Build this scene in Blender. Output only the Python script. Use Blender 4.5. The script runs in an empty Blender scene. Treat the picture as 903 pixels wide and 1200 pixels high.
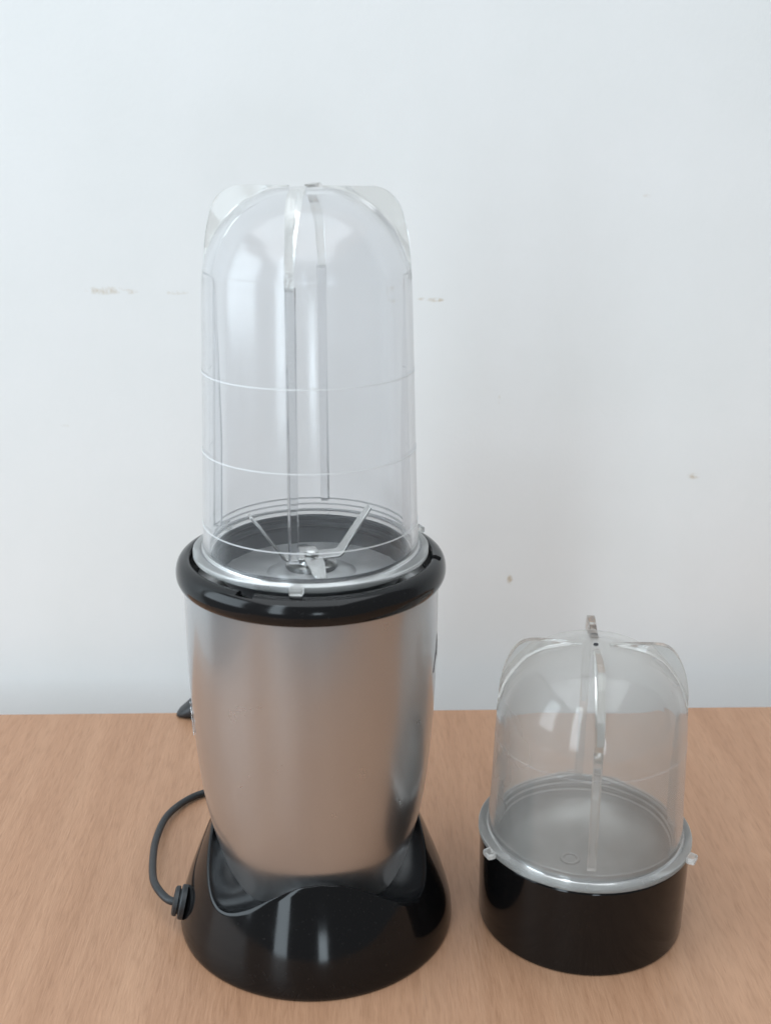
import bpy, bmesh, math, random
from mathutils import Vector, Matrix

random.seed(7)
S = 0.01                                   # everything below is written in centimetres
scene = bpy.context.scene
COL = scene.collection
R = math.radians

# ------------------------------------------------------------------ camera
TH, RO, FPX = 0.318, -0.005, 1400.0 / 1200.0
cam_d = bpy.data.cameras.new('camera')
cam = bpy.data.objects.new('camera', cam_d); COL.objects.link(cam)
right = Vector((1, 0, 0)); down = Vector((0, -math.sin(TH), -math.cos(TH))); fwd = Vector((0, math.cos(TH), -math.sin(TH)))
cr = right * math.cos(RO) + down * math.sin(RO)
cd = right * -math.sin(RO) + down * math.cos(RO)
m = Matrix((cr, -cd, -fwd)).transposed().to_4x4()
m.translation = Vector((2.769, -42.116, 31.272)) * S
cam.matrix_world = m
cam_d.sensor_fit = 'VERTICAL'; cam_d.sensor_height = 36.0; cam_d.lens = 36.0 * FPX
cam_d.clip_start = 0.01; cam_d.clip_end = 50
cam_d.dof.use_dof = True; cam_d.dof.focus_distance = 0.51; cam_d.dof.aperture_fstop = 17
scene.camera = cam

# ------------------------------------------------------------------ light of the room
world = bpy.data.worlds.new('World'); scene.world = world; world.use_nodes = True
bg = world.node_tree.nodes['Background']
bg.inputs['Color'].default_value = (0.90, 0.95, 1.0, 1); bg.inputs['Strength'].default_value = 0.24

def window_light(name, az, dist, width, z0, z1, power, colour=(0.78, 0.91, 1.0)):
    d = bpy.data.lights.new(name, 'AREA'); d.shape = 'RECTANGLE'
    d.size = width; d.size_y = z1 - z0; d.energy = power; d.color = colour
    o = bpy.data.objects.new(name, d); COL.objects.link(o)
    a = R(az)
    o.location = (dist * math.sin(a), -dist * math.cos(a), (z0 + z1) / 2)
    tgt = Vector((0, 0, (z0 + z1) / 2)); dv = tgt - o.location
    o.rotation_euler = dv.to_track_quat('-Z', 'Y').to_euler()
    return o
window_light('window_light', -25, 1.9, 0.34, -0.12, 1.75, 10)
window_light('window_light', 8, 1.9, 0.22, -0.12, 0.15, 1.15)
window_light('window_light', -72, 1.7, 1.15, 0.05, 1.35, 18.0)
ceil_d = bpy.data.lights.new('ceiling_bounce_fill', 'AREA'); ceil_d.shape = 'RECTANGLE'       # added fill lamp, stands in for daylight thrown back by the ceiling
ceil_d.size = 3.0; ceil_d.size_y = 2.6; ceil_d.energy = 50.0; ceil_d.color = (0.90, 0.96, 1.0)
ceil = bpy.data.objects.new('ceiling_bounce_fill', ceil_d); COL.objects.link(ceil); ceil.location = (-0.2, -1.1, 2.0)

scene.view_settings.view_transform = 'Standard'; scene.view_settings.look = 'None'
scene.view_settings.exposure = 0.19; scene.view_settings.gamma = 1.0
scene.view_settings.use_curve_mapping = False
cy = scene.cycles
cy.max_bounces = 24; cy.transmission_bounces = 20; cy.glossy_bounces = 8; cy.transparent_max_bounces = 24; cy.diffuse_bounces = 5
cy.caustics_refractive = True; cy.caustics_reflective = False; cy.blur_glossy = 0.3
cy.sample_clamp_indirect = 6.0
cy.use_denoising = True
try: cy.denoiser = 'OPENIMAGEDENOISE'
except Exception: pass

# ------------------------------------------------------------------ materials
def mat(name):
    mt = bpy.data.materials.new(name); mt.use_nodes = True
    nt = mt.node_tree
    return mt, nt, nt.nodes['Principled BSDF'], nt.nodes['Material Output']
def node(nt, kind, **kw):
    n = nt.nodes.new(kind)
    for k, v in kw.items():
        if k.startswith('i_'): n.inputs[k[2:].replace('_', ' ')].default_value = v
        else: setattr(n, k, v)
    return n
def ramp(nt, stops, fac):
    n = nt.nodes.new('ShaderNodeValToRGB')
    e = n.color_ramp.elements
    while len(e) > 1: e.remove(e[-1])
    e[0].position, e[0].color = stops[0][0], stops[0][1]
    for p, c in stops[1:]:
        k = e.new(p); k.color = c
    nt.links.new(fac, n.inputs['Fac'])
    return n.outputs['Color']
def g(v): return (v, v, v, 1)
def mapped(nt, scale, coord='Object', loc=(0, 0, 0)):
    tc = node(nt, 'ShaderNodeTexCoord'); mp = node(nt, 'ShaderNodeMapping')
    mp.inputs['Scale'].default_value = scale; mp.inputs['Location'].default_value = loc
    nt.links.new(tc.outputs[coord], mp.inputs['Vector'])
    return mp.outputs['Vector']
def noise(nt, vec, scale=1.0, detail=3, rough=0.5, dist=0.0):
    n = node(nt, 'ShaderNodeTexNoise'); n.inputs['Scale'].default_value = scale
    n.inputs['Detail'].default_value = detail; n.inputs['Roughness'].default_value = rough; n.inputs['Distortion'].default_value = dist
    nt.links.new(vec, n.inputs['Vector']); return n.outputs['Fac']
def mixc(nt, fac, a, b, mode='MIX'):
    n = node(nt, 'ShaderNodeMix', data_type='RGBA', blend_type=mode)
    for sock, v in ((n.inputs['Factor'], fac), (n.inputs['A'] if False else n.inputs[6], a), (n.inputs[7], b)):
        if hasattr(v, 'links') or hasattr(v, 'is_linked'): nt.links.new(v, sock)
        else: sock.default_value = v
    return n.outputs[2]
def mth(nt, op, a, b=None, clamp=False):
    n = node(nt, 'ShaderNodeMath', operation=op, use_clamp=clamp)
    for i, v in enumerate((a, b)):
        if v is None: continue
        if hasattr(v, 'is_linked'): nt.links.new(v, n.inputs[i])
        else: n.inputs[i].default_value = v
    return n.outputs[0]

def wood_material():
    mt, nt, p, out = mat('beech_laminate')
    L = nt.links.new
    broad = noise(nt, mapped(nt, (24, 1.5, 1)), 1, 5, 0.6, 0.8)
    mid = noise(nt, mapped(nt, (140, 7, 1), loc=(3, 1, 0)), 1, 4, 0.6, 0.5)
    c1 = ramp(nt, [(0.28, (0.370, 0.200, 0.116, 1)), (0.5, (0.412, 0.230, 0.138, 1)), (0.72, (0.452, 0.264, 0.163, 1))], broad)
    c2 = ramp(nt, [(0.3, (0.92, 0.905, 0.89, 1)), (0.55, g(1.0)), (0.75, g(1.04))], mid)
    c = mixc(nt, 1.0, c1, c2, 'MULTIPLY')
    wv = node(nt, 'ShaderNodeTexNoise'); wv.inputs['Scale'].default_value = 55; wv.inputs['Detail'].default_value = 2     # lets the ripples wander
    L(mapped(nt, (1, 0.5, 1)), wv.inputs['Vector'])
    mp = mapped(nt, (660, 72, 1))
    off = node(nt, 'ShaderNodeVectorMath', operation='MULTIPLY_ADD')
    L(wv.outputs['Color'], off.inputs[0]); off.inputs[1].default_value = (1.6, 0.8, 0); L(mp, off.inputs[2])
    rip = noise(nt, off.outputs[0], 1, 2, 0.5, 0.3)          # short raised ripples along the grain
    rip2 = noise(nt, mapped(nt, (1500, 130, 1), loc=(7, 3, 0)), 1, 2, 0.5, 0.3)
    pore = noise(nt, mapped(nt, (900, 70, 1), loc=(11, 5, 0)), 1, 1, 0.4, 0.0)
    rr = mth(nt, 'ADD', mth(nt, 'MULTIPLY', rip, 0.68), mth(nt, 'MULTIPLY', rip2, 0.32))
    tone = ramp(nt, [(0.36, (0.89, 0.87, 0.85, 1)), (0.45, (0.965, 0.958, 0.95, 1)), (0.52, g(1.0)), (0.62, g(1.03))], rr)
    c = mixc(nt, 1.0, c, tone, 'MULTIPLY')
    c = mixc(nt, mth(nt, 'MULTIPLY', ramp(nt, [(0.25, g(1)), (0.33, g(0))], pore), 0.22), c, (0.20, 0.095, 0.05, 1))
    L(c, p.inputs['Base Color'])
    p.inputs['Roughness'].default_value = 0.40
    p.inputs['Specular IOR Level'].default_value = 0.45
    b = node(nt, 'ShaderNodeBump', i_Strength=0.55, i_Distance=0.0006)
    L(rr, b.inputs['Height'])
    L(b.outputs['Normal'], p.inputs['Normal'])
    return mt

WALL_MARKS = [  # x along the wall, height, half width, half height, strength, brown?
    (-14.95, 22.56, 1.15, 0.26, 0.5), (-13.7, 22.5, 0.55, 0.16, 0.5), (-11.2, 22.44, 0.75, 0.13, 0.4),
    (2.55, 22.07, 0.55, 0.13, 1.0), (1.85, 22.12, 0.3, 0.1, 0.55), (7.18, 5.95, 0.2, 0.34, 0.95),
    (17.35, 12.17, 0.42, 0.22, 0.55), (6.2, 16.6, 0.1, 0.3, 0.25), (-17.6, 15.2, 0.3, 0.1, 0.2), (13.6, 27.5, 0.3, 0.12, 0.2),
]
def wall_material():
    mt, nt, p, out = mat('white_wall_paint')
    L = nt.links.new
    v = mapped(nt, (1, 1, 1))
    blot = noise(nt, v, 9, 4, 0.6)
    c = ramp(nt, [(0.3, (0.80, 0.81, 0.80, 1)), (0.7, (0.84, 0.845, 0.84, 1))], blot)
    wob = node(nt, 'ShaderNodeTexNoise'); wob.inputs['Scale'].default_value = 230; wob.inputs['Detail'].default_value = 3
    L(v, wob.inputs['Vector'])
    sp = node(nt, 'ShaderNodeSeparateXYZ'); L(v, sp.inputs[0])
    total = None
    for (x, z, hw, hh, st) in WALL_MARKS:
        dx = mth(nt, 'DIVIDE', mth(nt, 'SUBTRACT', sp.outputs['X'], x * S), hw * S)
        dz = mth(nt, 'DIVIDE', mth(nt, 'SUBTRACT', sp.outputs['Z'], z * S), hh * S)
        d2 = mth(nt, 'ADD', mth(nt, 'MULTIPLY', dx, dx), mth(nt, 'MULTIPLY', dz, dz))
        m1 = mth(nt, 'SUBTRACT', 1.0, d2, True)
        m2 = mth(nt, 'MULTIPLY', m1, st)
        total = m2 if total is None else mth(nt, 'MAXIMUM', total, m2)
    spot = ramp(nt, [(0.42, g(0)), (0.62, g(1))], wob.outputs['Fac'])
    f = mth(nt, 'MULTIPLY', mth(nt, 'MULTIPLY', total, spot), 1.0, True)
    c = mixc(nt, f, c, (0.47, 0.35, 0.19, 1))
    L(c, p.inputs['Base Color'])
    p.inputs['Roughness'].default_value = 0.6; p.inputs['Specular IOR Level'].default_value = 0.25
    b = node(nt, 'ShaderNodeBump', i_Strength=0.2, i_Distance=0.0005)
    L(noise(nt, v, 420, 3, 0.6), b.inputs['Height']); L(b.outputs['Normal'], p.inputs['Normal'])
    return mt

def black_gloss(name, base=0.009, rough=0.07, coat=0.0):
    mt, nt, p, out = mat(name)
    p.inputs['Base Color'].default_value = (base, base * 1.0, base * 1.08, 1)
    v = mapped(nt, (1, 1, 1))
    r = ramp(nt, [(0.35, g(rough)), (0.62, g(rough * 1.8))], noise(nt, v, 60, 5, 0.65))
    p.inputs['Specular IOR Level'].default_value = 0.33
    dust = ramp(nt, [(0.76, g(0)), (0.80, g(1))], noise(nt, v, 1200, 0, 0.4))
    c = mixc(nt, mth(nt, 'MULTIPLY', dust, 0.014), (base, base, base * 1.08, 1), (0.5, 0.5, 0.5, 1))
    nt.links.new(c, p.inputs['Base Color'])
    nt.links.new(r, p.inputs['Roughness'])
    b = node(nt, 'ShaderNodeBump', i_Strength=0.05, i_Distance=0.001)
    nt.links.new(noise(nt, v, 25, 2), b.inputs['Height']); nt.links.new(b.outputs['Normal'], p.inputs['Normal'])
    return mt

def satin_metal():
    mt, nt, p, out = mat('satin_champagne_paint')
    v = mapped(nt, (1, 1, 1))
    fl = noise(nt, v, 2600, 2, 0.6)
    c = ramp(nt, [(0.3, (0.485, 0.485, 0.488, 1)), (0.7, (0.505, 0.505, 0.508, 1))], fl)
    nt.links.new(c, p.inputs['Base Color'])
    p.inputs['Metallic'].default_value = 0.92
    r = ramp(nt, [(0.3, g(0.27)), (0.7, g(0.32))], noise(nt, v, 40, 4, 0.6))
    nt.links.new(r, p.inputs['Roughness'])
    p.inputs['Coat Weight'].default_value = 0.7; p.inputs['Coat Roughness'].default_value = 0.05; p.inputs['Coat IOR'].default_value = 1.45
    return mt

def clear_plastic(name, haze, rough, tint, hazecol=(0.86, 0.87, 0.86, 1), soft=0.14):
    mt, nt, p, out = mat(name)
    nt.nodes.remove(p)
    L = nt.links.new
    v = mapped(nt, (1, 1, 1))
    scr = noise(nt, mapped(nt, (1, 1, 0.35)), 160, 6, 0.7)
    rf = node(nt, 'ShaderNodeBsdfRefraction'); rf.inputs['IOR'].default_value = 1.46; rf.inputs['Color'].default_value = tint; rf.inputs['Roughness'].default_value = rough
    gs = node(nt, 'ShaderNodeBsdfGlossy'); gs.inputs['Color'].default_value = (1, 1, 1, 1)
    L(ramp(nt, [(0.35, g(soft)), (0.7, g(soft * 1.7))], scr), gs.inputs['Roughness'])
    fr = node(nt, 'ShaderNodeFresnel'); fr.inputs['IOR'].default_value = 1.46
    gl = node(nt, 'ShaderNodeMixShader'); L(fr.outputs[0], gl.inputs[0]); L(rf.outputs[0], gl.inputs[1]); L(gs.outputs[0], gl.inputs[2])
    df = node(nt, 'ShaderNodeBsdfDiffuse'); df.inputs['Color'].default_value = hazecol
    tr = node(nt, 'ShaderNodeBsdfTranslucent'); tr.inputs['Color'].default_value = hazecol
    m1 = node(nt, 'ShaderNodeMixShader', i_Fac=0.5); L(df.outputs[0], m1.inputs[1]); L(tr.outputs[0], m1.inputs[2])
    m2 = node(nt, 'ShaderNodeMixShader')
    L(ramp(nt, [(0.3, g(haze * 0.8)), (0.75, g(haze * 1.3))], noise(nt, v, 22, 3, 0.55)), m2.inputs['Fac'])
    L(gl.outputs[0], m2.inputs[1]); L(m1.outputs[0], m2.inputs[2]); L(m2.outputs[0], out.inputs['Surface'])
    return mt

def plain(name, col, rough, metal=0.0, coat=0.0, nscale=0, namp=0.0):
    mt, nt, p, out = mat(name)
    if nscale:
        v = mapped(nt, (1, 1, 1))
        n = noise(nt, v, nscale, 4, 0.6)
        lo = tuple(x * (1 - namp) for x in col) + (1,); hi = tuple(min(1, x * (1 + namp)) for x in col) + (1,)
        nt.links.new(ramp(nt, [(0.3, lo), (0.7, hi)], n), p.inputs['Base Color'])
    else: p.inputs['Base Color'].default_value = tuple(col) + (1,)
    p.inputs['Roughness'].default_value = rough; p.inputs['Metallic'].default_value = metal
    p.inputs['Coat Weight'].default_value = coat
    return mt

M = dict(
    wood=wood_material(), wall=wall_material(),
    black=black_gloss('glossy_black_plastic', 0.004), black_lip=plain('satin_black_plastic', (0.007, 0.0075, 0.0085), 0.2, nscale=120, namp=0.15),
    collar=black_gloss('collar_black_plastic', 0.006, 0.09),
    metal=satin_metal(),
    clear=clear_plastic('clear_plastic', 0.045, 0.0, (0.985, 0.986, 0.99, 1), (0.86, 0.88, 0.91, 1), 0.11),
    cloudy=clear_plastic('cloudy_plastic', 0.225, 0.0, (0.985, 0.985, 0.98, 1), (0.95, 0.935, 0.91, 1), 0.07),
    rubber=plain('black_rubber', (0.016, 0.019, 0.022), 0.45, nscale=300, namp=0.2),
    steel=plain('brushed_steel', (0.62, 0.62, 0.60), 0.26, 1.0, nscale=200, namp=0.08),
    plate=plain('grey_holder_plastic', (0.52, 0.525, 0.52), 0.36, 0.5, nscale=80, namp=0.2),
    holder_wall=plain('dark_holder_plastic', (0.055, 0.06, 0.063), 0.35, nscale=60, namp=0.2),
    disc=plain('dull_grey_disc', (0.33, 0.34, 0.335), 0.42, 0.9, nscale=60, namp=0.16),
    dark=plain('dark_ink', (0.03, 0.03, 0.035), 0.5),
    silver=plain('silver_chip', (0.8, 0.82, 0.84), 0.25, 0.9),
)

# ------------------------------------------------------------------ mesh helpers
def cat(points, n=8):
    """smooth Catmull-Rom resample of an open polyline of tuples"""
    P = [Vector(p) for p in points]; out = []
    for i in range(len(P) - 1):
        p0 = P[i - 1] if i else P[0] * 2 - P[1]
        p1, p2 = P[i], P[i + 1]
        p3 = P[i + 2] if i + 2 < len(P) else P[-1] * 2 - P[-2]
        for k in range(n):
            t = k / n
            out.append(0.5 * ((2 * p1) + (p2 - p0) * t + (2 * p0 - 5 * p1 + 4 * p2 - p3) * t * t + (3 * p1 - p0 - 3 * p2 + p3) * t ** 3))
    out.append(P[-1]); return [tuple(v) for v in out]
def interp(tab, x):
    for (a, b), (c, d) in zip(tab, tab[1:]):
        if x <= c: return b + (d - b) * (x - a) / (c - a) if x >= a else b
    return tab[-1][1]
def pol(r, az, z): return (r * math.sin(az), -r * math.cos(az), z)    # az 0 faces the camera side, + to the right
def link(name, verts, faces, material, parent=None, loc=None, sharp=35, smooth=True):
    me = bpy.data.meshes.new(name)
    me.from_pydata([Vector(v) * S for v in verts], [], faces)
    bm = bmesh.new(); bm.from_mesh(me); bmesh.ops.recalc_face_normals(bm, faces=bm.faces[:]); bm.to_mesh(me); bm.free()
    if smooth:
        me.polygons.foreach_set('use_smooth', [True] * len(me.polygons))
        if sharp: me.set_sharp_from_angle(angle=R(sharp))
    me.materials.append(material); me.update()
    o = bpy.data.objects.new(name, me); COL.objects.link(o)
    if parent: o.parent = parent
    if loc: o.location = Vector(loc) * S
    return o
def lathe(prof, seg=160, closed=False, mod=None):
    """revolve (r, z); r = 0 ends become poles. mod(i, az, r, z) may move a vertex"""
    V, F, rows = [], [], []
    for i, (r, z) in enumerate(prof):
        if r < 1e-6:
            V.append((0, 0, z)); rows.append([len(V) - 1])
        else:
            row = []
            for k in range(seg):
                az = 2 * math.pi * k / seg - math.pi
                rr, zz = mod(i, az, r, z) if mod else (r, z)
                V.append(pol(rr, az, zz)); row.append(len(V) - 1)
            rows.append(row)
    pairs = list(zip(rows, rows[1:])) + ([(rows[-1], rows[0])] if closed else [])
    for a, b in pairs:
        if len(a) == 1 and len(b) == 1: continue
        for k in range(seg):
            k2 = (k + 1) % seg
            if len(a) == 1: F.append((a[0], b[k], b[k2]))
            elif len(b) == 1: F.append((a[k], a[k2], b[0]))
            else: F.append((a[k], a[k2], b[k2], b[k]))
    return V, F
def slab(A, B, az, th, taper=1.0):
    """solid between two (r, z) curves, th thick across the radial plane at azimuth az; th may be a function of index"""
    V, F = [], []; n = len(A)
    er = Vector((math.sin(az), -math.cos(az), 0)); et = Vector((math.cos(az), math.sin(az), 0))
    for i in range(n):
        t = th(i / (n - 1)) if callable(th) else th
        for (r, z), q in ((A[i], 1.0), (B[i], taper)):
            for s in (-1, 1):
                V.append(tuple(er * r + et * (s * t * q / 2) + Vector((0, 0, z))))
    for i in range(n - 1):
        a, b = 4 * i, 4 * (i + 1)
        F += [(a, a + 1, b + 1, b), (a + 2, b + 2, b + 3, a + 3), (a, b, b + 2, a + 2), (a + 1, a + 3, b + 3, b + 1)]
    F += [(0, 2, 3, 1), (4 * n - 4, 4 * n - 3, 4 * n - 1, 4 * n - 2)]
    return V, F
def tube(path, rad, seg=14):
    V, F = [], []; P = [Vector(p) for p in path]; up = Vector((0, 0, 1)); prev = None
    for i, p in enumerate(P):
        t = (P[min(i + 1, len(P) - 1)] - P[max(i - 1, 0)]).normalized()
        if prev is None: nrm = t.cross(up).normalized() if abs(t.z) < 0.95 else Vector((1, 0, 0))
        else: nrm = (prev - t * prev.dot(t)).normalized()
        prev = nrm; bn = t.cross(nrm)
        rr = rad(i / (len(P) - 1)) if callable(rad) else rad
        for k in range(seg):
            a = 2 * math.pi * k / seg
            V.append(tuple(p + nrm * (rr * math.cos(a)) + bn * (rr * math.sin(a))))
    for i in range(len(P) - 1):
        for k in range(seg):
            F.append((i * seg + k, i * seg + (k + 1) % seg, (i + 1) * seg + (k + 1) % seg, (i + 1) * seg + k))
    F.append(tuple(range(seg))); F.append(tuple((len(P) - 1) * seg + k for k in range(seg)))
    return V, F
def box(x0, x1, y0, y1, z0, z1):
    V = [(x, y, z) for z in (z0, z1) for y in (y0, y1) for x in (x0, x1)]
    return V, [(0, 1, 3, 2), (4, 6, 7, 5), (0, 4, 5, 1), (2, 3, 7, 6), (0, 2, 6, 4), (1, 5, 7, 3)]
def bevel(o, w, seg=3):
    b = o.modifiers.new('bevel', 'BEVEL'); b.width = w * S; b.segments = seg; b.limit_method = 'ANGLE'; b.angle_limit = R(40)
    return o
def empty(name, loc):
    o = bpy.data.objects.new(name, None); COL.objects.link(o); o.location = Vector(loc) * S
    o.empty_display_size = 0.02; return o
def tag(o, label, category=None, group=None, kind=None):
    if label: o['label'] = label
    if category: o['category'] = category
    if group: o['group'] = group
    if kind: o['kind'] = kind
    return o

# ------------------------------------------------------------------ setting: wall and tabletop
PSI = 0.0318
wv, wf = box(-230, 230, 0, 6, -90, 190)
wall = link('wall', wv, wf, M['wall'], smooth=False)
wall.location = Vector((2.8, 22.13, 0)) * S; wall.rotation_euler = (0, 0, PSI)
tag(wall, 'smudged white painted wall behind the tabletop', None, None, 'structure')

tv, tf = box(-33, 52, -50, 0, -2.6, 0)
table = link('tabletop', tv, tf, M['wood'], smooth=True)
table.location = Vector((2.8, 17.63, 0)) * S; table.rotation_euler = (0, 0, PSI)
bevel(table, 0.12, 2)
tag(table, 'brown beech wood tabletop under the blender and cups', 'table')

# ------------------------------------------------------------------ the blender
blender = empty('blender', (0, 0, 0))
tag(blender, 'silver and black countertop blender with grey power cord', 'blender')

BODY = [(3.1, 1.4), (3.4, 2.2), (3.75, 3.2), (4.09, 4.5), (4.33, 5.7), (4.49, 6.85), (4.63, 8.5), (4.72, 10.2), (4.77, 12), (4.78, 13.6), (4.78, 14.95)]
body_curve = cat(BODY, 8)
def body_r(z): return interp([(q[1], q[0]) for q in body_curve], z)
v, f = lathe([(0, 1.4)] + body_curve + [(0, 14.95)], 192)
housing = link('motor_housing', v, f, M['metal'], blender)

# collar ring, with shallow locking notches pressed into its top
CT = cat([(4.76, 14.83), (4.93, 14.92), (5.04, 15.18), (5.02, 15.5), (4.90, 15.74), (4.70, 15.86), (4.56, 15.86), (4.48, 15.78)], 5) + [(4.47, 15.6), (4.47, 14.98), (4.3, 14.97)]
NOTCH = [(-25.0, 3.4), (82.5, 2.2), (-146, 2.6)]
def collar_mod(i, az, r, z):
    if z > 15.5 and r < 4.86:
        for c, w in NOTCH:
            if abs(math.degrees(az) - c) < w: return (r, z - 0.28)
    return (r, z)
v, f = lathe(CT, 360, False, collar_mod)
link('collar', v, f, M['collar'], blender, sharp=50)

# pedestal base: dome cut by a wavy top edge with a ledge running in to the housing
BASE = cat([(5.50, 0.0), (5.57, 0.08), (5.58, 0.3), (5.51, 0.8), (5.32, 1.5), (5.01, 2.4), (4.62, 3.4), (4.25, 4.3), (4.02, 4.9)], 6)
base_tab = sorted([(q[1], q[0]) for q in BASE[6:]])
def base_r(z): return interp(base_tab, z)
EDGE = cat([(0, 4.15), (12, 4.0), (24, 3.55), (36, 2.92), (46, 2.55), (54, 2.55), (62, 2.92), (70, 3.5), (78, 4.1), (85, 4.5), (90, 4.58)], 6)
INNR = cat([(0, 3.98), (12, 3.78), (24, 3.22), (36, 2.6), (46, 2.42), (56, 2.55), (66, 3.1), (76, 3.75), (84, 4.25), (90, 4.36)], 6)
def fold(az):
    d = abs((math.degrees(az) - 6.0 + 90) % 180 - 90)
    return d
V, F = [], []; SEG = 288; NR = 26
ring_n = 0
for k in range(SEG):
    az = 2 * math.pi * k / SEG - math.pi
    ze, zi = interp(EDGE, fold(az)), interp(INNR, fold(az))
    col = [(5.3, 0.0), (5.50, 0.0)]
    for j in range(NR + 1):
        z = 0.05 + (ze - 0.05) * j / NR
        col.append((base_r(z), z))
    re_, ri = base_r(ze), body_r(zi) - 0.03
    ri = min(ri, re_ - 0.09)
    gap = re_ - ri
    col.append((re_ - 0.03, ze + 0.035)); col.append((re_ - 0.07, ze + 0.03)); col.append((re_ - 0.10 if gap > 0.2 else re_ - 0.08, ze - 0.01))
    for j in range(1, 7):
        t = j / 6; sag = -0.10 * min(1, gap) * math.sin(math.pi * t) * (1.0 if gap > 0.2 else 0)
        r0 = re_ - 0.10 if gap > 0.2 else re_ - 0.08
        col.append((r0 + (ri - r0) * t, ze - 0.01 + (zi - ze + 0.01) * t + sag))
    if ring_n == 0: ring_n = len(col)
    V += [pol(r, az, z) for r, z in col]
lip0 = 2 + NR + 1
for k in range(SEG):
    a, b = k * ring_n, ((k + 1) % SEG) * ring_n
    for j in range(ring_n - 1): F.append((a + j, b + j, b + j + 1, a + j + 1))
base = link('base', V, F, M['black'], blender, sharp=50)
base.data.materials.append(M['black_lip'])
for i, pl in enumerate(base.data.polygons):
    if min((vi % ring_n) for vi in pl.vertices) >= lip0: pl.material_index = 1

# print at the housing's right edge, worn silver badge at its left edge
def on_body(az_deg, z, off=0.012): 
    return Vector(pol(body_r(z) + off, R(az_deg), z))
def stroke(name, pts, w, material, parent, off=0.012):
    """thin ribbon laid on the housing through (az, z) points"""
    V, F = [], []
    P = [on_body(a, z, off) for a, z in pts]
    for i, p in enumerate(P):
        t = (P[min(i + 1, len(P) - 1)] - P[max(i - 1, 0)]).normalized()
        n = Vector((p.x, p.y, 0)).normalized(); s = t.cross(n).normalized() * (w / 2)
        for q in (p - s, p + s, p - s - n * 0.02, p + s - n * 0.02): V.append(tuple(q))
    for i in range(len(P) - 1):
        a, b = 4 * i, 4 * i + 4
        F += [(a, a + 1, b + 1, b), (a + 2, b + 2, b + 3, a + 3), (a, b, b + 2, a + 2), (a + 1, a + 3, b + 3, b + 1)]
    F += [(0, 2, 3, 1), (4 * len(P) - 4, 4 * len(P) - 3, 4 * len(P) - 1, 4 * len(P) - 2)]
    return link(name, V, F, material, parent, smooth=False)
letter = stroke('printed_letter', [(75, 11.45), (79, 12.1), (82, 12.75), (86, 12.1), (90, 11.5)], 0.11, M['dark'], blender)
stroke('letter_bar', [(80, 12.0), (84, 12.0)], 0.08, M['dark'], letter)
badge = stroke('badge', [(-74, 9.75), (-76.5, 9.35), (-74, 8.95), (-78, 8.72), (-82, 9.0), (-80, 9.4), (-77, 9.7)], 0.14, M['silver'], blender, 0.05)
for k in range(7):
    a0, z0 = -73 - random.random() * 10, 8.75 + random.random() * 1.3
    stroke('badge_flake', [(a0, z0), (a0 + random.uniform(-2, 2), z0 + random.uniform(-.25, .25)), (a0 + random.uniform(-3, 3), z0 + random.uniform(-.3, .3))], 0.09, M['silver'], badge, 0.06)

# power cord, strain relief and plug
cord_path = cat([(-5.4, -1.27, 1.25), (-5.85, -1.2, 1.24), (-6.35, -0.65, 1.26), (-6.82, 0.4, 1.14), (-7.22, 2.4, 0.8), (-7.42, 4.2, 0.55), (-7.35, 6.2, 0.36), (-6.8, 7.7, 0.24), (-5.9, 8.65, 0.19), (-4.2, 9.3, 0.18),
                 (-1.5, 9.9, 0.17), (0.6, 11.4, 0.17), (0.4, 13.6, 0.17), (-1.6, 15.2, 0.17), (-3.6, 16.4, 0.3), (-5.0, 16.95, 0.6)], 8)
v, f = tube(cord_path, 0.165, 16)
cord = link('power_cord', v, f, M['rubber'], blender)
def disc_stack(cx, cy, cz, dirv, spec):
    d = Vector(dirv).normalized(); u = d.cross(Vector((0, 0, 1))).normalized(); w = u.cross(d)
    V, F = [], []; seg = 28
    for (t, r) in spec:
        for k in range(seg):
            a = 2 * math.pi * k / seg
            V.append(tuple(Vector((cx, cy, cz)) + d * t + u * (r * .9 * math.cos(a)) + w * (r * math.sin(a))))
    for i in range(len(spec) - 1):
        for k in range(seg): F.append((i * seg + k, i * seg + (k + 1) % seg, (i + 1) * seg + (k + 1) % seg, (i + 1) * seg + k))
    F += [tuple(range(seg)), tuple((len(spec) - 1) * seg + k for k in range(seg))]
    return V, F
v, f = disc_stack(-5.22, -1.25, 1.2, (-1, -0.06, 0.22), [(0, .72), (.17, .72), (.22, .67), (.23, .52), (.27, .52), (.28, .60), (.31, .63), (.43, .61), (.48, .53), (.50, .22)])
link('strain_relief', v, f, M['rubber'], cord, sharp=40)
V, F = [], []
sec = [(-8.65, .14, .25), (-8.5, .32, .5), (-8.15, .62, .7), (-7.75, 1.0, .8), (-7.4, 1.28, .85), (-6.9, 1.45, .85), (-6.1, 1.45, .8), (-5.5, 1.25, .6), (-5.0, .9, .4)]
for (x, h, w) in sec:
    for k in range(12):
        a = 2 * math.pi * k / 12
        q = 0.75
        cx_, sx_ = math.copysign(abs(math.cos(a)) ** q, math.cos(a)), math.copysign(abs(math.sin(a)) ** q, math.sin(a))
        V.append((x, 17.0 + w * cx_, h / 2 + 0.005 + h / 2 * sx_))
for i in range(len(sec) - 1):
    for k in range(12): F.append((i * 12 + k, i * 12 + (k + 1) % 12, (i + 1) * 12 + (k + 1) % 12, (i + 1) * 12 + k))
F += [tuple(range(12)), tuple((len(sec) - 1) * 12 + k for k in range(12))]
link('power_plug', V, F, M['rubber'], cord, sharp=60)

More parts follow.
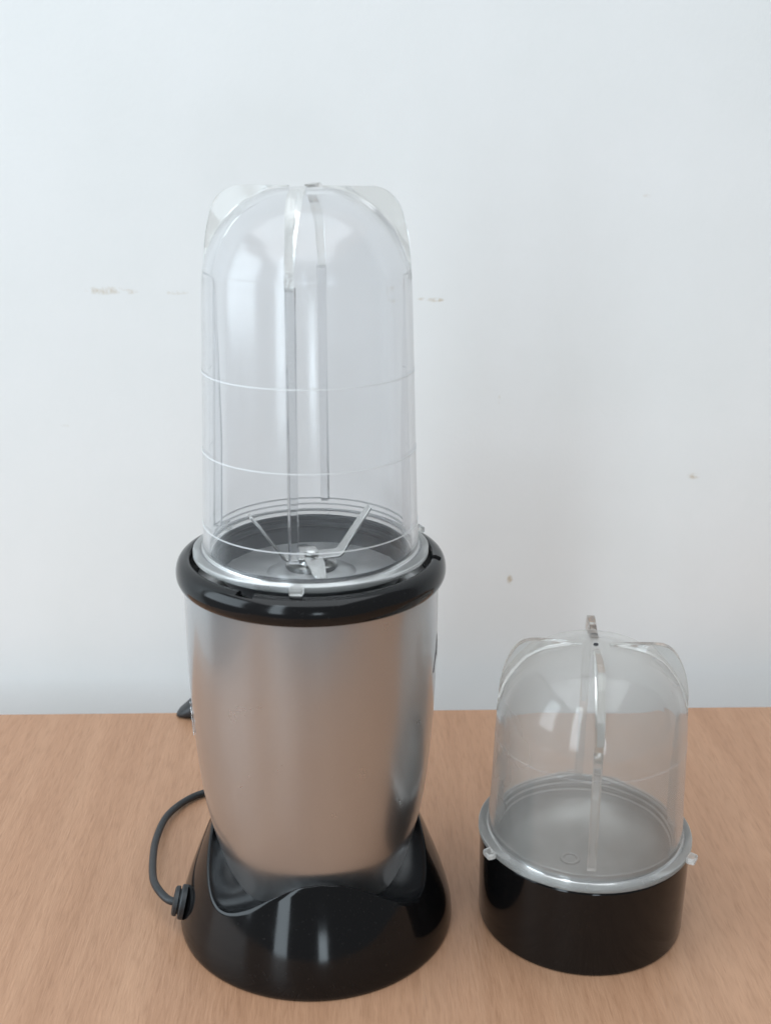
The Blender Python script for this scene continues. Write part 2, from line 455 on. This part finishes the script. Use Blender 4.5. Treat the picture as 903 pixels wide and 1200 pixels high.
# ------------------------------------------------------------------ clear cups
def fin_curves(outer, dome):
    n = 26
    def res(c):
        P = [Vector(p) for p in c]; L = [0]
        for a, b in zip(P, P[1:]): L.append(L[-1] + (b - a).length)
        out = []
        for i in range(n):
            t = L[-1] * i / (n - 1)
            for j in range(len(P) - 1):
                if t <= L[j + 1] + 1e-9:
                    u = (t - L[j]) / max(1e-9, L[j + 1] - L[j]); out.append(tuple(P[j].lerp(P[j + 1], u))); break
        return out
    return res(outer), res(dome)
def arc_band(r, z, a0, a1, h, th, dr=0.0):
    V, F = [], []; n = 90
    for i in range(n + 1):
        a = R(a0 + (a1 - a0) * i / n)
        for rr, zz in ((r, z - h / 2), (r + th, z - h / 2), (r + th, z + h / 2), (r, z + h / 2)): V.append(pol(rr + dr * (z - zz), a, zz))
    for i in range(n):
        for k in range(4): F.append((4 * i + k, 4 * i + (k + 1) % 4, 4 * i + 4 + (k + 1) % 4, 4 * i + 4 + k))
    F += [(0, 1, 2, 3), (4 * n, 4 * n + 3, 4 * n + 2, 4 * n + 1)]
    return V, F
def make_cup(root, material, rim, wall_pts, dome_pts, inner_pts, fin_out, fin_in, twist, rib_z, tabs, lines, tab_z, tab_r, mark):
    outer = rim + cat(wall_pts, 4)[:-1] + cat(dome_pts, 6)
    inner = cat(inner_pts, 5)
    v, f = lathe(outer + inner, 192, True)
    shell = link('shell', v, f, material, root, sharp=45)
    shell.data.materials.append(M['tab'])                      # the thick rim is moulded cloudier than the wall
    zr = max(z for r, z in rim[:6]) + 0.03
    for pl in shell.data.polygons:
        if all(shell.data.vertices[i].co.z / S <= zr and math.hypot(shell.data.vertices[i].co.x, shell.data.vertices[i].co.y) / S > 3.9 for i in pl.vertices): pl.material_index = 1
    A, B = fin_curves(cat(fin_out, 8), cat(fin_in, 8))
    for k in range(4):
        v, f = slab(A, B, R(twist + 90 * k), lambda t: 0.23 + 0.07 * math.sin(math.pi * t), 1.35)
        bevel(link('fin', v, f, M['fin'], root, sharp=30), 0.05, 2)
    # four agitator ribs standing on the inner wall
    zt, zb, rt, rb = rib_z
    C = [(rt + (rb - rt) * i / 10 - 0.006, zt + (zb - zt) * i / 10) for i in range(11)]
    D = [(r - 0.32 * min(1, (1.4 * i / 10) + 0.12), z) for i, (r, z) in enumerate(C)]
    for k in range(4):
        v, f = slab(C, D, R(twist + 90 * k), 0.36, 0.72)
        bevel(link('rib', v, f, M['rib'] if material is M['clear'] and k == 0 else material, root, sharp=30), 0.045, 2)
    for a in tabs:
        v, f = slab([(tab_r, tab_z + .28), (tab_r, tab_z)], [(tab_r + .34, tab_z + .24), (tab_r + .34, tab_z)], R(a), 0.52, 0.9)
        bevel(link('locking_tab', v, f, M['tab'], root), 0.05, 2)
    for (r, z) in lines:
        v, f = arc_band(r + 0.006, z, -97, 97, 0.042, 0.012)
        link('measuring_line', v, f, mark, root, smooth=False)
    return shell
def print_line(name, amount):
    mt, nt, p, out = mat(name)
    p.inputs['Base Color'].default_value = (0.86, 0.88, 0.89, 1); p.inputs['Roughness'].default_value = 0.4
    tr = node(nt, 'ShaderNodeBsdfTransparent'); mx = node(nt, 'ShaderNodeMixShader', i_Fac=amount)
    nt.links.new(tr.outputs[0], mx.inputs[1]); nt.links.new(p.outputs[0], mx.inputs[2]); nt.links.new(mx.outputs[0], out.inputs['Surface'])
    return mt
M['mark'] = print_line('white_print', 0.6); M['faint_mark'] = print_line('worn_white_print', 0.13)
M['tab'] = clear_plastic('frosted_tab_plastic', 0.24, 0.0, (0.985, 0.985, 0.98, 1), (0.90, 0.90, 0.87, 1), 0.34)
M['rib'] = clear_plastic('thick_clear_plastic', 0.008, 0.0, (0.93, 0.935, 0.94, 1), (0.86, 0.87, 0.88, 1), 0.05)
M['fin'] = clear_plastic('clear_fin_plastic', 0.03, 0.0, (0.96, 0.96, 0.95, 1), (0.88, 0.87, 0.84, 1), 0.06)
M['thread'] = clear_plastic('white_edged_plastic', 0.55, 0.0, (0.97, 0.97, 0.97, 1), (0.92, 0.92, 0.92, 1), 0.1)

tall = empty('blending_cup', (0, 0, 15.9))
tag(tall, 'tall clear plastic cup locked upside down on the blender', 'cup')
def lower(parent, dz):
    for ch in parent.children: ch.location.z += dz * S
make_cup(tall, M['clear'],
    [(3.80, 15.9), (4.34, 15.9), (4.38, 15.94), (4.38, 16.10), (4.34, 16.14), (4.12, 16.17), (4.04, 16.22), (4.01, 16.32), (4.0, 16.42)],
    [(3.99, 16.55), (3.965, 17.06), (3.865, 19.95), (3.77, 22.81), (3.70, 24.9), (3.66, 25.86)],
    [(3.66, 25.86), (3.60, 26.35), (3.49, 26.76), (3.29, 27.25), (2.95, 27.83), (2.22, 28.52), (1.27, 28.96), (0.5, 29.04), (0, 29.05)],
    [(0, 28.83), (0.5, 28.82), (1.2, 28.74), (2.1, 28.32), (2.78, 27.66), (3.09, 27.13), (3.28, 26.68), (3.39, 26.3), (3.45, 25.8), (3.56, 22.8), (3.655, 19.95), (3.755, 17.06), (3.80, 16.1)],
    [(3.655, 26.0), (3.60, 26.9), (3.50, 27.6), (3.27, 28.4), (2.97, 28.82), (2.5, 29.08), (1.9, 29.10), (0.6, 29.11)],
    [(3.652, 25.99), (3.61, 26.36), (3.50, 26.77), (3.30, 27.26), (2.96, 27.85), (2.23, 28.54), (1.28, 28.985), (0.6, 29.06)],
    -5.5, (26.1, 16.75, 3.40, 3.76), [-3, 117, 237],
    [(3.772, 22.83), (3.867, 19.98), (3.96, 17.2)], 15.93, 4.385, M['mark'])
lower(tall, -15.9)

# blade unit seen through the cup
def in_tall(o): o.location.z += -15.9 * S; return o
HW = [(3.70, 15.55), (3.70, 16.08), (3.64, 16.13), (3.58, 16.1), (3.56, 16.0), (3.61, 15.96), (3.61, 15.88), (3.52, 15.84), (3.50, 15.7), (3.56, 15.66), (3.56, 15.58), (3.47, 15.54), (3.45, 15.4), (3.42, 15.2), (3.36, 15.03)]
v, f = lathe(HW, 128); unit = in_tall(link('blade_holder', v, f, M['holder_wall'], tall, sharp=30))
v, f = lathe([(3.38, 15.04), (3.1, 15.0), (2.6, 14.98), (1.7, 15.0), (1.55, 15.1), (1.1, 15.25), (0, 15.27)], 128); link('holder_floor', v, f, M['plate'], unit, sharp=30)
v, f = lathe([(1.0, 15.26), (0.95, 15.42), (0.6, 15.5), (0.55, 15.62), (0, 15.62)], 48); link('hub', v, f, M['steel'], unit, sharp=30)
v, f = lathe([(0.27, 15.78), (0.27, 15.9), (0.2, 15.96), (0, 15.97)], 24); link('nut', v, f, M['steel'], unit, sharp=30)
for (r, z) in ((3.66, 16.80), (3.67, 16.56), (3.68, 16.32)):
    v, f = arc_band(r, z, 100, 266, 0.05, 0.06)
    in_tall(link('thread', v, f, M['thread'], tall, smooth=False))
def blade(name, prof, az, wid, tip):
    """bent strip through (r, z) points"""
    V, F = [], []; n = len(prof); er = Vector((math.sin(az), -math.cos(az), 0)); et = Vector((math.cos(az), math.sin(az), 0)); th = 0.09
    P = [er * r + Vector((0, 0, z)) for r, z in prof]
    for i, p in enumerate(P):
        t = (P[min(i + 1, n - 1)] - P[max(i - 1, 0)]).normalized(); nn = et.cross(t).normalized() * th / 2
        w = wid * (1 - (1 - tip) * (i / (n - 1)) ** 2) / 2
        for q in (p - et * w - nn, p + et * w - nn, p + et * w + nn, p - et * w + nn): V.append(tuple(q))
    for i in range(n - 1):
        for k in range(4): F.append((4 * i + k, 4 * i + (k + 1) % 4, 4 * i + 4 + (k + 1) % 4, 4 * i + 4 + k))
    F += [(0, 1, 2, 3), (4 * n - 4, 4 * n - 1, 4 * n - 2, 4 * n - 3)]
    return bevel(link(name, V, F, M['steel'], unit, sharp=30), 0.015, 1)
UP = [(0.05, 15.70), (0.6, 15.70), (1.0, 15.71), (1.12, 15.78), (1.5, 16.35), (1.9, 16.95), (2.28, 17.45)]
FLAT = [(0.05, 15.69), (0.9, 15.69), (1.1, 15.66), (1.6, 15.48), (2.1, 15.36)]
blade('blade', UP, R(106), 0.85, 0.5); blade('blade', UP, R(-74), 0.85, 0.5)
blade('blade', FLAT, R(14), 0.7, 0.5); blade('blade', FLAT, R(194), 0.7, 0.5)

# ------------------------------------------------------------------ short cup on its black screw base
short = empty('grinder_cup', (10.889, 0.03, 0))
tag(short, 'short cloudy plastic cup on a round black base, beside the blender', 'cup')
make_cup(short, M['cloudy'],
    [(3.72, 3.83), (4.22, 3.83), (4.27, 3.87), (4.27, 4.01), (4.23, 4.05), (3.99, 4.08), (3.92, 4.13), (3.895, 4.22), (3.89, 4.36)],
    [(3.885, 4.5), (3.82, 5.52), (3.775, 6.9), (3.735, 8.2), (3.71, 8.7)],
    [(3.71, 8.7), (3.66, 9.3), (3.36, 10.4), (2.78, 11.27), (1.95, 11.82), (1.0, 12.02), (0.4, 12.05), (0, 12.05)],
    [(0, 11.83), (0.5, 11.83), (1.0, 11.79), (1.86, 11.6), (2.62, 11.1), (3.16, 10.3), (3.44, 9.25), (3.50, 8.6), (3.52, 8.2), (3.57, 6.9), (3.61, 5.52), (3.68, 4.4), (3.72, 4.0)],
    [(3.70, 9.0), (3.66, 10.0), (3.52, 10.85), (3.28, 11.5), (2.95, 11.98), (2.55, 12.18), (1.9, 12.2), (0.55, 12.12)],
    [(3.70, 8.98), (3.67, 9.32), (3.37, 10.42), (2.79, 11.29), (2.4, 11.62), (1.96, 11.845), (1.5, 11.96), (1.0, 12.045), (0.55, 12.07)],
    -5, (9.3, 4.45, 3.42, 3.67), [-64, 60, 178],
    [(3.735, 8.25)], 3.86, 4.275, M['faint_mark'])
SB = cat([(4.02, 0.0), (4.12, 0.06), (4.15, 0.2)], 4) + [(4.165, 1.2), (4.19, 2.6), (4.20, 3.72)] + cat([(4.20, 3.72), (4.17, 3.79), (4.1, 3.82), (3.8, 3.82)], 4) + [(3.70, 3.815)]
v, f = lathe(SB, 192); screw = link('screw_base', v, f, M['black'], short, sharp=40)
DW = [(3.66, 3.6), (3.66, 4.24), (3.60, 4.27), (3.54, 4.22), (3.52, 4.12), (3.57, 4.08), (3.57, 4.02), (3.49, 3.97), (3.48, 3.84), (3.53, 3.80), (3.53, 3.74), (3.45, 3.69)] + cat([(3.44, 3.62), (3.33, 3.3), (3.02, 2.9), (2.5, 2.6), (1.8, 2.43), (1.0, 2.37), (0.4, 2.36), (0, 2.36)], 4)
v, f = lathe(DW, 128); inner_disc = link('inner_disc', v, f, M['disc'], screw, sharp=30)
v, f = lathe([(0.42, 2.355), (0.40, 2.42), (0.33, 2.45), (0.26, 2.43), (0.24, 2.38), (0, 2.375)], 32); b = link('boss', v, f, M['disc'], screw, sharp=30); b.location = Vector((-0.45, 0.2, 0)) * S

v, f = lathe([(0.10, 12.055), (0.09, 12.10), (0.05, 12.12), (0, 12.12)], 20); link('gate_mark', v, f, M['dark'], short, sharp=30)
